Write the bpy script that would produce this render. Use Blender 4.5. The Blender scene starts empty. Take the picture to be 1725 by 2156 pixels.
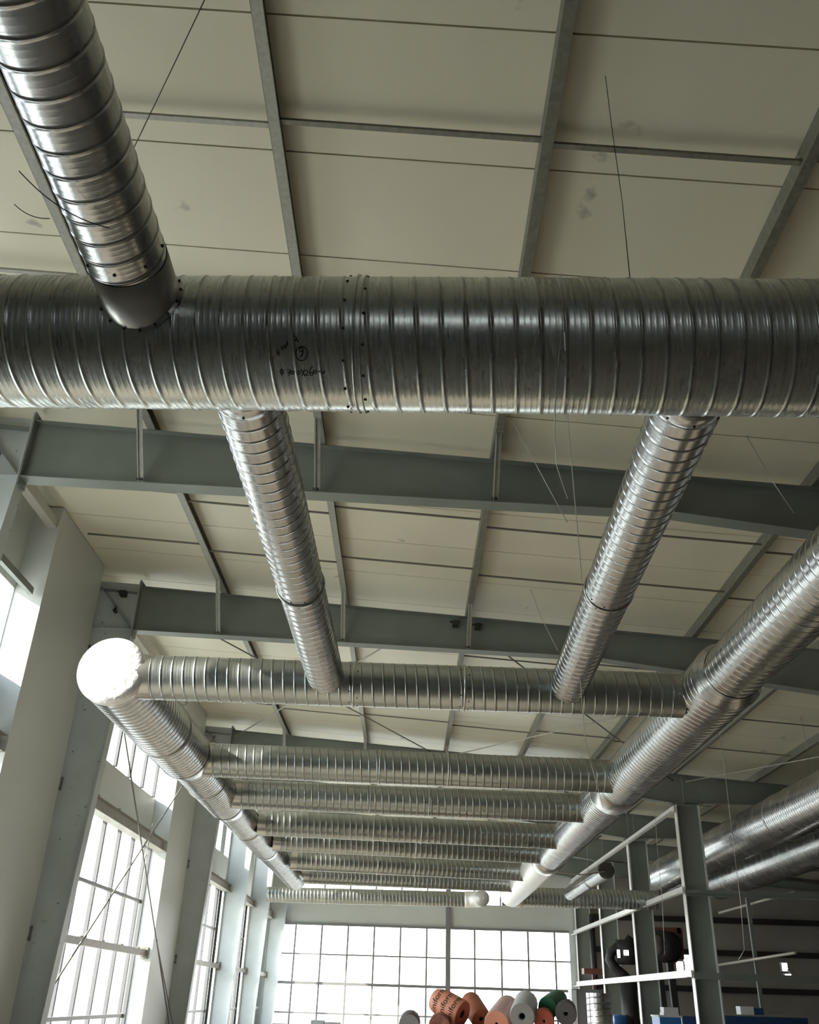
import bpy, bmesh, math, random
from mathutils import Vector, Matrix
random.seed(7)
sc = bpy.context.scene
col = sc.collection
PI = math.pi

# ------------------------------------------------------------------ camera
CAM = Vector((0, 0, 1.6))
FPX, CX, CY = 1900.0, 862.5, 1078.0                    # for a 1725 x 2156 frame
RGT = Vector((0.99959, -0.00472, 0.02809))
_Y = Vector((-10.5, -1027.0, FPX)).normalized()        # world Y seen in (right, up, forward)
_u = Vector((math.sin(.032), math.cos(.032), 0))
_V = (_u + Vector((0, 0, -(_u.dot(_Y)) / _Y.z))).normalized()
_X = _Y.cross(_V)
if _X.x < 0: _X = -_X
cr, cu, cf = [Vector((_X[i], _Y[i], _V[i])) for i in range(3)]
cd = bpy.data.cameras.new('camera'); cam = bpy.data.objects.new('camera', cd); col.objects.link(cam)
cd.sensor_fit = 'VERTICAL'; cd.sensor_height = 24; cd.lens = 24 * FPX / 2156; cd.clip_end = 500; cd.clip_start = .05
cam.matrix_world = Matrix(((cr.x, cu.x, -cf.x, CAM.x), (cr.y, cu.y, -cf.y, CAM.y), (cr.z, cu.z, -cf.z, CAM.z), (0, 0, 0, 1)))
sc.camera = cam
def at(px, py, X=None, Y=None, Z=None):
    """the world point on a plane X=, Y= or Z= that the photograph shows at (px, py)"""
    r = cr * ((px - CX) / FPX) - cu * ((py - CY) / FPX) + cf
    i, v = next((i, v) for i, v in enumerate((X, Y, Z)) if v is not None)
    return CAM + r * ((v - CAM[i]) / r[i])

# ------------------------------------------------------------------ world, sun, exposure
w = bpy.data.worlds.new('world'); sc.world = w; w.use_nodes = True
wn = w.node_tree; bg = wn.nodes['Background']
tc = wn.nodes.new('ShaderNodeTexCoord'); sx = wn.nodes.new('ShaderNodeSeparateXYZ'); rp = wn.nodes.new('ShaderNodeValToRGB')
wn.links.new(tc.outputs['Generated'], sx.inputs[0]); wn.links.new(sx.outputs['Z'], rp.inputs[0]); wn.links.new(rp.outputs[0], bg.inputs[0])
rp.color_ramp.elements[0].position = 0.0; rp.color_ramp.elements[0].color = (1.0, .99, .95, 1)
rp.color_ramp.elements[1].position = .7; rp.color_ramp.elements[1].color = (.62, .78, 1.0, 1)
bg.inputs[1].default_value = 6.0
sd = bpy.data.lights.new('sun', 'SUN'); so = bpy.data.objects.new('sun', sd); col.objects.link(so)
sd.energy = 20.0; sd.angle = math.radians(.6); sd.color = (1.0, .93, .80)
so.rotation_euler = Vector((.80, .36, -.43)).to_track_quat('-Z', 'Y').to_euler()
sc.view_settings.view_transform = 'Standard'; sc.view_settings.look = 'None'
sc.view_settings.gamma = 1; sc.view_settings.use_curve_mapping = False
sc.view_settings.exposure = 0.22
sc.cycles.max_bounces = 10; sc.cycles.diffuse_bounces = 6; sc.cycles.glossy_bounces = 4; sc.cycles.transparent_max_bounces = 12
sc.cycles.sample_clamp_indirect = 8; sc.cycles.caustics_reflective = True; sc.cycles.blur_glossy = 1.0
sc.cycles.use_denoising = True

# ------------------------------------------------------------------ materials
def mat(name, color, rough=.5, metal=0.0, spec=.5, emis=None, estr=0, noise=None, bump=None, dark=None):
    """noise = (scale, amount) tone variation; bump = (scale, strength); dark = (scale, threshold, colour) stains"""
    m = bpy.data.materials.new(name); m.use_nodes = True
    t = m.node_tree; b = t.nodes['Principled BSDF']
    b.inputs['Base Color'].default_value = (*color, 1); b.inputs['Roughness'].default_value = rough
    b.inputs['Metallic'].default_value = metal; b.inputs['Specular IOR Level'].default_value = spec
    if emis: b.inputs['Emission Color'].default_value = (*emis, 1); b.inputs['Emission Strength'].default_value = estr
    co = t.nodes.new('ShaderNodeTexCoord')
    src = None
    if noise:
        n = t.nodes.new('ShaderNodeTexNoise'); n.inputs['Scale'].default_value = noise[0]; n.inputs['Detail'].default_value = 5
        t.links.new(co.outputs['Object'], n.inputs['Vector'])
        mr = t.nodes.new('ShaderNodeMapRange'); mr.inputs['From Min'].default_value = .3; mr.inputs['From Max'].default_value = .7
        mr.inputs['To Min'].default_value = 1 - noise[1]; mr.inputs['To Max'].default_value = 1 + noise[1] * .6
        t.links.new(n.outputs[0], mr.inputs[0])
        mx = t.nodes.new('ShaderNodeVectorMath'); mx.operation = 'SCALE'; mx.inputs[0].default_value = color
        t.links.new(mr.outputs[0], mx.inputs['Scale']); src = mx.outputs[0]
    if dark:
        n = t.nodes.new('ShaderNodeTexNoise'); n.inputs['Scale'].default_value = dark[0]; n.inputs['Detail'].default_value = 6
        t.links.new(co.outputs['Object'], n.inputs['Vector'])
        mr = t.nodes.new('ShaderNodeMapRange'); mr.inputs['From Min'].default_value = dark[1]; mr.inputs['From Max'].default_value = dark[1] + .06
        t.links.new(n.outputs[0], mr.inputs[0])
        mi = t.nodes.new('ShaderNodeMix'); mi.data_type = 'RGBA'; mi.inputs[6].default_value = (*color, 1); mi.inputs[7].default_value = (*dark[2], 1)
        if src: t.links.new(src, mi.inputs[6])
        t.links.new(mr.outputs[0], mi.inputs[0]); src = mi.outputs[2]
    if src: t.links.new(src, b.inputs['Base Color'])
    if bump:
        n = t.nodes.new('ShaderNodeTexNoise'); n.inputs['Scale'].default_value = bump[0]; n.inputs['Detail'].default_value = 4
        t.links.new(co.outputs['Object'], n.inputs['Vector'])
        bp = t.nodes.new('ShaderNodeBump'); bp.inputs['Strength'].default_value = bump[1]; bp.inputs['Distance'].default_value = .02
        t.links.new(n.outputs[0], bp.inputs['Height']); t.links.new(bp.outputs[0], b.inputs['Normal'])
    return m

def duct_mat(name, color, rough, pitch, tone=.10, bumps=.12):
    """galvanised spiral duct: every wound strip has its own tone, three fine rolled ribs and a darker lock seam; zinc spangle"""
    m = bpy.data.materials.new(name); m.use_nodes = True; t = m.node_tree; N = t.nodes; L = t.links
    b = N['Principled BSDF']; b.inputs['Metallic'].default_value = 1.0
    co = N.new('ShaderNodeTexCoord'); s = N.new('ShaderNodeSeparateXYZ'); L.new(co.outputs['Object'], s.inputs[0])
    def M(op, a, bb=None, c=None):
        n = N.new('ShaderNodeMath'); n.operation = op
        for i, v in enumerate((a, bb, c)):
            if v is None: continue
            if isinstance(v, (int, float)): n.inputs[i].default_value = v
            else: L.new(v, n.inputs[i])
        return n.outputs[0]
    ang = M('ARCTAN2', s.outputs['Y'], s.outputs['X'])
    ph = M('SUBTRACT', M('DIVIDE', s.outputs['Z'], pitch), M('DIVIDE', M('ADD', ang, M('MULTIPLY', M('LESS_THAN', ang, 0.0), 2 * PI)), 2 * PI))
    strip = M('FLOOR', ph); fr = M('FRACT', ph)
    wn_ = N.new('ShaderNodeTexWhiteNoise'); wn_.noise_dimensions = '1D'; L.new(strip, wn_.inputs['W'])
    # long streaks that run along the strip
    cmb = N.new('ShaderNodeCombineXYZ'); L.new(M('MULTIPLY', ph, 5.0), cmb.inputs[0]); L.new(M('MULTIPLY', s.outputs['X'], 1.2), cmb.inputs[1]); L.new(M('MULTIPLY', s.outputs['Y'], 1.2), cmb.inputs[2])
    n1 = N.new('ShaderNodeTexNoise'); n1.inputs['Scale'].default_value = 1.6; n1.inputs['Detail'].default_value = 4; L.new(cmb.outputs[0], n1.inputs['Vector'])
    vo = N.new('ShaderNodeTexVoronoi'); vo.inputs['Scale'].default_value = 70; L.new(co.outputs['Object'], vo.inputs['Vector'])
    sp = N.new('ShaderNodeSeparateColor'); L.new(vo.outputs['Color'], sp.inputs[0])
    n2 = N.new('ShaderNodeTexNoise'); n2.inputs['Scale'].default_value = 3.0; n2.inputs['Detail'].default_value = 6; L.new(co.outputs['Object'], n2.inputs['Vector'])
    v = M('ADD', M('MULTIPLY', M('SUBTRACT', wn_.outputs[0], .5), tone), 1.0)
    v = M('ADD', v, M('MULTIPLY', M('SUBTRACT', n1.outputs[0], .5), .16))
    v = M('ADD', v, M('MULTIPLY', M('SUBTRACT', n2.outputs[0], .5), .35))
    v = M('ADD', v, M('MULTIPLY', M('SUBTRACT', sp.outputs[0], .5), .06))
    seam = M('GREATER_THAN', M('ABSOLUTE', M('SUBTRACT', fr, .06)), .075)   # 0 near the lock seam
    v = M('MULTIPLY', v, M('ADD', M('MULTIPLY', seam, .22), .78))
    sc_ = N.new('ShaderNodeVectorMath'); sc_.operation = 'SCALE'; sc_.inputs[0].default_value = color; L.new(v, sc_.inputs['Scale']); L.new(sc_.outputs[0], b.inputs['Base Color'])
    L.new(M('ADD', M('MULTIPLY', M('ADD', n1.outputs[0], n2.outputs[0]), .14), rough - .14), b.inputs['Roughness'])
    ribs = M('POWER', M('ABSOLUTE', M('SINE', M('MULTIPLY', fr, 4 * PI))), 6.0)
    h = M('ADD', M('MULTIPLY', ribs, .5), M('MULTIPLY', n2.outputs[0], .28))
    bp = N.new('ShaderNodeBump'); bp.inputs['Strength'].default_value = bumps; bp.inputs['Distance'].default_value = .012
    L.new(h, bp.inputs['Height']); L.new(bp.outputs[0], b.inputs['Normal'])
    return m

PITCH = .1245
M_DUCT = duct_mat('galvanised spiral duct', (.68, .72, .71), .28, PITCH)
M_RUNG = duct_mat('weathered galvanised spiral duct', (.50, .535, .53), .34, PITCH, bumps=.07)
M_DUCT2 = duct_mat('bright galvanised spiral duct', (.56, .57, .58), .25, PITCH, bumps=.06)
M_SLEEVE = mat('plain galvanised sheet', (.62, .62, .60), .30, 1.0, noise=(6, .12), bump=(5, .12))
M_FOIL = mat('aluminium foil wrap', (.95, .95, .95), .42, .5, bump=(16, .6))
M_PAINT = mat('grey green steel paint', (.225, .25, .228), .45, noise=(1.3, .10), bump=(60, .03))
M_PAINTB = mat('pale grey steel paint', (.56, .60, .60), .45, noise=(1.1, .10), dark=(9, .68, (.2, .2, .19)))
M_GALV = mat('galvanised steel section', (.23, .222, .19), .5, .3, noise=(18, .22))
M_ROOF = mat('off white roof panel', (.78, .74, .60), .36, noise=(.5, .05), dark=(1.7, .70, (.42, .40, .34)))
M_ROOFGAP = mat('roof panel joint', (.12, .115, .10), .8)
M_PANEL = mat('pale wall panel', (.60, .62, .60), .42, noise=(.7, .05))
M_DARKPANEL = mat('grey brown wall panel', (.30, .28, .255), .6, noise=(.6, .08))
M_FLOOR = mat('concrete floor', (.25, .215, .17), .55, noise=(.4, .25))
M_GROUND = mat('outside ground', (.50, .48, .42), .9, noise=(.2, .2))
M_WIN = mat('window aluminium', (.24, .235, .24), .4, .2)
M_BLACK = mat('black steel', (.02, .02, .022), .5)
M_BOLT = mat('dark bolt steel', (.06, .06, .055), .45, .6)
M_DARKCAP = mat('dull dark end sheet', (.07, .072, .06), .7)
M_RAILW = mat('pale rail paint and lit flange', (.78, .77, .76), .35)
M_WIRE = mat('thin steel wire', (.55, .55, .52), .4, .6)
M_DWIRE = mat('dark wire', (.05, .05, .045), .6)
M_ROD = mat('brace rod', (.20, .19, .165), .5, .3)
M_RODL = mat('pale brace rod', (.52, .50, .45), .5, .3)
M_RODM = mat('weathered wall brace rod', (.22, .20, .17), .5, .3)
M_STRUT = mat('bright galvanised angle and lit purlins', (.42, .42, .39), .45, .3, noise=(20, .15))
M_INK = mat('black marker ink', (.012, .013, .015), .6)
M_BROWN = mat('red brown painted steel', (.16, .055, .04), .55, noise=(5, .2))
M_BLUE = mat('blue painted sheet', (.04, .22, .62), .4, noise=(3, .1))
M_DBLUE = mat('dark blue painted sheet', (.02, .06, .17), .45)
M_WHITE = mat('white carton', (.75, .76, .8), .6)
M_LAMP = mat('lit lamp glass', (.9, .9, .9), .3, emis=(1, .97, .92), estr=14)
M_TAPE = mat('sealing tape', (.55, .55, .5), .4)

def glass_mat():
    m = bpy.data.materials.new('window glass'); m.use_nodes = True; t = m.node_tree
    t.nodes.remove(t.nodes['Principled BSDF']); o = t.nodes['Material Output']
    tr = t.nodes.new('ShaderNodeBsdfTransparent'); tr.inputs[0].default_value = (.93, .95, .95, 1)
    gl = t.nodes.new('ShaderNodeBsdfGlossy'); gl.inputs['Roughness'].default_value = .05
    mx = t.nodes.new('ShaderNodeMixShader')
    mx.inputs[0].default_value = .05; t.links.new(tr.outputs[0], mx.inputs[1]); t.links.new(gl.outputs[0], mx.inputs[2]); t.links.new(mx.outputs[0], o.inputs[0])
    return m
M_GLASS = glass_mat()

ORDW = ['first', 'second', 'third', 'fourth', 'fifth', 'sixth', 'seventh', 'eighth', 'ninth', 'tenth', 'eleventh', 'twelfth', 'thirteenth', 'fourteenth', 'fifteenth']
# ------------------------------------------------------------------ helpers
def link(name, me, m, parent=None, smooth=False):
    o = bpy.data.objects.new(name, me); col.objects.link(o)
    if m: me.materials.append(m)
    if smooth:
        for p in me.polygons: p.use_smooth = True
    if parent: o.parent = parent
    return o
def obj(name, bm, m, parent=None, smooth=False):
    bmesh.ops.recalc_face_normals(bm, faces=bm.faces)
    me = bpy.data.meshes.new(name); bm.to_mesh(me); bm.free()
    return link(name, me, m, parent, smooth)
def thing(name, label, cat, loc=(0, 0, 0), group=None):
    o = bpy.data.objects.new(name, None); o.empty_display_size = .2; col.objects.link(o); o.location = loc
    o['label'] = label; o['category'] = cat
    if group: o['group'] = group
    return o
def tag(o, label, cat, group=None, kind=None):
    o['label'] = label; o['category'] = cat
    if group: o['group'] = group
    if kind: o['kind'] = kind
    return o
def struct(name, bm, m, label, parent=None):
    o = obj(name, bm, m, parent)
    if not parent: o['kind'] = 'structure'; o['label'] = label; o['category'] = name.split('_')[0]
    return o
def box(bm, x0, x1, y0, y1, z0, z1):
    if x0 > x1: x0, x1 = x1, x0
    if y0 > y1: y0, y1 = y1, y0
    if z0 > z1: z0, z1 = z1, z0
    v = [bm.verts.new((x, y, z)) for x in (x0, x1) for y in (y0, y1) for z in (z0, z1)]
    for f in ((0, 1, 3, 2), (4, 6, 7, 5), (0, 4, 5, 1), (2, 3, 7, 6), (0, 2, 6, 4), (1, 5, 7, 3)): bm.faces.new([v[i] for i in f])
    return bm
def B(*a):
    bm = bmesh.new()
    for q in a: box(bm, *q)
    return bm
def prism(bm, pts, y0, y1):
    """polygon given in (x, z), extruded from y0 to y1"""
    a = [bm.verts.new((x, y0, z)) for x, z in pts]; b = [bm.verts.new((x, y1, z)) for x, z in pts]
    bm.faces.new(a); bm.faces.new(b[::-1]); n = len(pts)
    for i in range(n): bm.faces.new((a[i], b[i], b[(i + 1) % n], a[(i + 1) % n]))
    return bm
def bar(bm, p, q, w, h=None, up=Vector((0, 0, 1))):
    """a straight bar of section w x h between two points"""
    p, q = Vector(p), Vector(q); h = h or w; d = (q - p).normalized()
    s = d.cross(up)
    if s.length < 1e-3: s = d.cross(Vector((1, 0, 0)))
    s.normalize(); u = s.cross(d)
    v = [bm.verts.new(e + s * (i * w / 2) + u * (j * h / 2)) for e in (p, q) for i, j in ((-1, -1), (1, -1), (1, 1), (-1, 1))]
    for f in ((0, 1, 2, 3), (7, 6, 5, 4), (0, 4, 5, 1), (1, 5, 6, 2), (2, 6, 7, 3), (3, 7, 4, 0)): bm.faces.new([v[i] for i in f])
    return bm
def tube(bm, pts, r, seg=8, cap=True):
    pts = [Vector(p) for p in pts]; rings = []; n = None
    for i, p in enumerate(pts):
        d = (pts[min(i + 1, len(pts) - 1)] - pts[max(i - 1, 0)]).normalized()
        if n is None:
            n = d.cross(Vector((0, 0, 1)))
            if n.length < 1e-3: n = d.cross(Vector((1, 0, 0)))
        n = (n - d * n.dot(d)).normalized(); b = d.cross(n)
        rr = r[i] if isinstance(r, (list, tuple)) else r
        rings.append([bm.verts.new(p + (n * math.cos(2 * PI * k / seg) + b * math.sin(2 * PI * k / seg)) * rr) for k in range(seg)])
    for a, b2 in zip(rings, rings[1:]):
        for k in range(seg): bm.faces.new((a[k], a[(k + 1) % seg], b2[(k + 1) % seg], b2[k]))
    if cap: bm.faces.new(rings[0][::-1]); bm.faces.new(rings[-1])
    return bm
def lathe(bm, prof, seg=48, closed=False):
    """profile of (radius, z) turned about Z"""
    rings = [[bm.verts.new((r * math.cos(2 * PI * k / seg), r * math.sin(2 * PI * k / seg), z)) for k in range(seg)] for r, z in prof]
    pr = list(zip(rings, rings[1:])) + ([(rings[-1], rings[0])] if closed else [])
    for a, b in pr:
        for k in range(seg): bm.faces.new((a[k], a[(k + 1) % seg], b[(k + 1) % seg], b[k]))
    return bm
def frame_of(p0, p1):
    d = (Vector(p1) - Vector(p0)).normalized()
    return Matrix.Translation(Vector(p0)) @ d.to_track_quat('Z', 'Y').to_matrix().to_4x4()
def spiral_mesh(name, L, r, pitch=PITCH, seg=48, h=.004, fine=True):
    """a tube wound from one strip: a raised lock seam runs round it as a helix"""
    prof = [(0, 0), (.003, h), (.010, h), (.013, 0), (.026, 0), (.112, 0)] if fine else [(0, 0), (.004, h), (.010, h), (.015, 0), (.11, 0)]
    J = len(prof); rows = int(L / pitch + 1) * J
    vid = {}; vs = []; fs = []
    def V(i, k):
        if k == seg: i, k = i + J, 0
        if (i, k) not in vid:
            t, j = divmod(i, J); z = t * pitch + prof[j][0] * pitch / .1245 + pitch * k / seg
            zc = min(max(z, 0.0), L); rr = r + (prof[j][1] if 0 < z < L else 0); a = 2 * PI * k / seg
            vid[(i, k)] = len(vs); vs.append((rr * math.cos(a), rr * math.sin(a), zc))
            vz[(i, k)] = z
        return vid[(i, k)]
    vz = {}
    for i in range(-J, rows):
        for k in range(seg):
            q = (V(i, k), V(i, k + 1), V(i + 1, k + 1), V(i + 1, k))
            zz = [vs[x][2] for x in q]
            if max(zz) - min(zz) < 1e-7 and (zz[0] <= 0 or zz[0] >= L): continue
            fs.append(q)
    me = bpy.data.meshes.new(name); me.from_pydata(vs, [], fs); me.validate(); me.update()
    return me
def placed(name, bm, m, M, parent, smooth=True):
    o = obj(name, bm, m, None, smooth); o.parent = parent; o.matrix_parent_inverse = Matrix.Identity(4)
    o.matrix_basis = M; return o
def ring_bm(r, z, w=.03, h=.010, seg=48):
    return lathe(bmesh.new(), [(r - .004, z - w / 2), (r + h, z - w / 2), (r + h + .004, z), (r + h, z + w / 2), (r - .004, z + w / 2)], seg)
def screw_bm(r, a, z, s=.0055):
    bm = bmesh.new(); c = Vector((math.cos(a), math.sin(a), 0)) * (r)
    tube(bm, [c + Vector((0, 0, z)), c * (1 + s * .55 / r) + Vector((0, 0, z)), c * (1 + s * 1.1 / r) + Vector((0, 0, z))], [s * 1.5, s * 1.4, s * .7], 8)
    return bm
def duct(name, label, p0, p1, r, m=None, joints=(), rings=(), seg=48, fine=True, cap0=None, cap1=None, flip=False, group=None, screws=0, h=.004, cat='duct'):
    """one run of spiral duct from p0 to p1: a thing with its tube, couplings, caps and screws"""
    m = m or M_DUCT
    t = thing(name, label, cat, (0, 0, 0), group)
    t.matrix_world = frame_of(p0, p1); L = (Vector(p1) - Vector(p0)).length
    I = Matrix.Identity(4)
    o = link('spiral_tube', spiral_mesh('spiral_tube', L, r, seg=seg, fine=fine, h=h), m, t, True)
    for z in joints:
        placed('coupling_ring', ring_bm(r, z, .022, .012, seg), M_SLEEVE, I, t)
        for k in range(screws):
            for dz, off in ((-.045, 0), (.045, .5)):
                placed('screw', screw_bm(r + .001, 2 * PI * (k + off) / screws, z + dz), M_BOLT, I, t)
    for z, cm in ((0, cap0), (L, cap1)):
        if cm:
            e = -1 if z == 0 else 1
            placed('end_cap', lathe(bmesh.new(), [(r + .008, z - e * .05), (r + .010, z), (r - .01, z + e * .012), (r * .6, z + e * .014), (.001, z + e * .014)], seg), cm, I, t)
    return t

# ------------------------------------------------------------------ the setting
S_ROOF = .07
def zr(x, off=0.0): return 9.10 - S_ROOF * (x + 5.65) + off      # underside of the roof panels
XW = -6.80; XR = 22.0; YE = 47.2; YB = -16.0
F = [-6.0, 1.0 - 1.4, 11.05, 17.05, 28.2, 34.9, 40.9, 46.9]       # frame lines
struct('floor', B((XW - .3, XR, YB, YE, -.2, 0)), M_FLOOR, 'grey concrete factory floor')
g = obj('outside_ground', B((-160, 190, -160, 260, -.45, -.25)), M_GROUND); g['kind'] = 'structure'; g['label'] = 'pale open ground outside the hall'; g['category'] = 'ground'
# ceiling: insulated panels laid across the slope with open joints
bm = bmesh.new(); y = 4.65 - 1.385 * 15; P = 1.385
while y < YE + .5:
    a, b = y + .009, min(y + P - .009, YE + .5)
    pts = [(XW - .3, zr(XW - .3)), (XR, zr(XR)), (XR, zr(XR, .08)), (XW - .3, zr(XW - .3, .08))]
    prism(bm, pts, a, b)
    y += P
ceil = struct('ceiling', bm, M_ROOF, 'off white insulated roof panels sloping down to the right')
bm = prism(bmesh.new(), [(XW - .3, zr(XW - .3, .085)), (XR, zr(XR, .085)), (XR, zr(XR, .12)), (XW - .3, zr(XW - .3, .12))], YB - .3, YE + .5)
obj('roof_deck', bm, M_ROOFGAP, ceil)

def panelled(axis, pos, th, u0, u1, v0, v1, holes):
    """wall slab with rectangular holes; axis 'X' -> u is Y, axis 'Y' -> u is X; v is Z"""
    us = sorted({u0, u1, *[h[0] for h in holes], *[h[1] for h in holes]}); vs = sorted({v0, v1, *[h[2] for h in holes], *[h[3] for h in holes]})
    us = [u for u in us if u0 <= u <= u1]; vs = [v for v in vs if v0 <= v <= v1]
    bm = bmesh.new()
    for i in range(len(us) - 1):
        for j in range(len(vs) - 1):
            c = ((us[i] + us[i + 1]) / 2, (vs[j] + vs[j + 1]) / 2)
            if any(h[0] < c[0] < h[1] and h[2] < c[1] < h[3] for h in holes): continue
            if axis == 'X': box(bm, pos, pos + th, us[i], us[i + 1], vs[j], vs[j + 1])
            else: box(bm, us[i], us[i + 1], pos, pos + th, vs[j], vs[j + 1])
    return bm
ZS0, ZS1, ZT0, ZT1 = .5, 4.92, 6.12, 7.55        # main window and strip window heights on the left wall
lh = []
bays = [(4.9, 10.4), (11.7, 14.1), (17.4, 24.9), (28.6, 34.5), (35.3, 40.5), (41.3, 46.5)]  # first bay is unseen; its span and bars are set for the light
for a, b in bays:
    lh += [(a, b, ZS0, ZS1)] + ([(a, b, ZT0, ZT1)] if b < 46 else [])  # strip left closed in the last bay to keep sun off the end wall
struct('wall_left', panelled('X', XW - .1, .1, YB, YE, 0, 9.3, lh), M_PANEL, 'pale left wall panels between two rows of tall windows')
eh = [(-6.2, 1.88, .5, 4.62), (2.10, 7.72, .5, 4.62), (-6.2, 7.72, 5.72, 6.45)]
struct('wall_back', panelled('Y', YE, .1, XW, 8.6, 0, 9.3, eh), M_PANEL, 'pale far end wall above and between its window grids')
g0, g1, g2 = at(1424, 2030, Y=YE), at(1438, 2006, Y=YE), at(1466, 2047, Y=YE)
eh2 = [(g0.x, g1.x, g2.z, at(1430, 2024, Y=YE).z), (g1.x, g2.x, g2.z, g1.z)]
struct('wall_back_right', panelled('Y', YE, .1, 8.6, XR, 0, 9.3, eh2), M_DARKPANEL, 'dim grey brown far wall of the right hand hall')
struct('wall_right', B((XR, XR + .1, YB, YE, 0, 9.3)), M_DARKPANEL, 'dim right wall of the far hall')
fh = [(-5.0, -1.2, 5.45, 6.15), (-.8, 3.0, 5.45, 6.15)]
struct('wall_front', panelled('Y', YB - .1, .1, XW, XR, 0, 9.3, fh), M_PANEL, 'wall behind the photographer with a wide opening')

# windows
wi = 0
M_BAR = mat('side window bar', (.13, .125, .13), .5)
def window(label, frame_bm, pane_bm, fm=None):
    global wi
    wi += 1
    t = bpy.data.objects.new(f'window_{wi}', None); col.objects.link(t); t['kind'] = 'structure'; t['label'] = label; t['category'] = 'window'
    obj('window_frame', frame_bm, fm or M_WIN, t); obj('pane', pane_bm, M_GLASS, t)
for n, (a, b) in enumerate(bays):
    bm = bmesh.new(); pane = bmesh.new(); off = .45 if a < 17.3 else None
    ys = []
    y = {4.9: 5.3, 17.4: 18.55, 28.6: 29.6}.get(a, a + 1.0)
    while y < b - .3: ys.append(y); y += 1.185
    for yy in ys: box(bm, -6.79, -6.71, yy - .045, yy + .045, ZS0, ZS1 + .1); (box(bm, -6.79, -6.72, yy - .05, yy + .05, ZT0 - .02, ZT1) if b < 46 else None)
    box(bm, -6.79, -6.70, a - .03, a + .03, ZS0, ZS1); box(bm, -6.79, -6.70, b - .03, b + .03, ZS0, ZS1)
    box(pane, -6.805, -6.797, a, b, ZS0, ZS1); (box(pane, -6.805, -6.797, a, b, ZT0, ZT1) if b < 46 else None)
    window(f'tall left wall window with upright bars, {ORDW[n]} bay from the near end', bm, pane, M_BAR)
bm = bmesh.new(); pane = bmesh.new()
for i in range(-1, 13):
    x = -5.25 + 1.245 * i
    if x > 1.6 and i >= 6: x = 1.98 + (3.28 - 1.98) * (i - 6) / 1.0 * .97
    if x < -6.1 or x > 7.7 or abs(x - 1.98) < .3: continue
    box(bm, x - .04, x + .04, YE - .06, YE + .02, .5, 4.65)
    box(bm, x - .03, x + .03, YE - .09, YE - .02, 4.58, 4.7)
    box(bm, x - .035, x + .035, YE - .03, YE + .02, 5.72, 6.45)
for z, hh, d in ((3.37, .032, .05), (2.16, .06, .09), (.95, .032, .05)): box(bm, -6.2, 7.72, YE - d, YE + .02, z - hh, z + hh)
box(bm, -6.2, 7.72, YE - .12, YE + .0, 4.60, 4.70)
for a, b, c, d in eh[:3]: box(pane, a, b, YE + .045, YE + .055, c, d)
window('gridded white far end window wall behind the ducts', bm, pane)
bm = bmesh.new(); pane = bmesh.new()
for a, b, c, d in eh2: box(pane, a, b, YE + .045, YE + .055, c, d); box(bm, a - .03, a, YE - .02, YE + .1, c, d); box(bm, b, b + .03, YE - .02, YE + .1, c, d)
window('small bright stepped window in the dim right end wall', bm, pane)

bm = bmesh.new(); pane = bmesh.new()
for a, b, c, d in fh: box(pane, a, b, YB - .055, YB - .045, c, d); box(bm, a, a + .05, YB - .08, YB, c, d); box(bm, b - .05, b, YB - .08, YB, c, d)
window('high strip window in the wall behind the viewer', bm, pane)
# trim: cladding pilasters that stand proud of the left wall just before a column
for n, (a, b) in enumerate(((14.12, 16.6), (24.9, 27.4))):
    o = struct(f'trim_{n + 1}', B((XW, -6.30, a, b, 0, 9.13)), M_PANEL, ('nearer' if n == 0 else 'farther') + ' pale boxed cladding projecting from the left wall')
# solid band joint covers above the end window
struct('trim_3', B((1.87, 2.10, YE - .16, YE, 0, 6.6)), M_WIN, 'grey upright mullion post in the middle of the far window wall')

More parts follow.
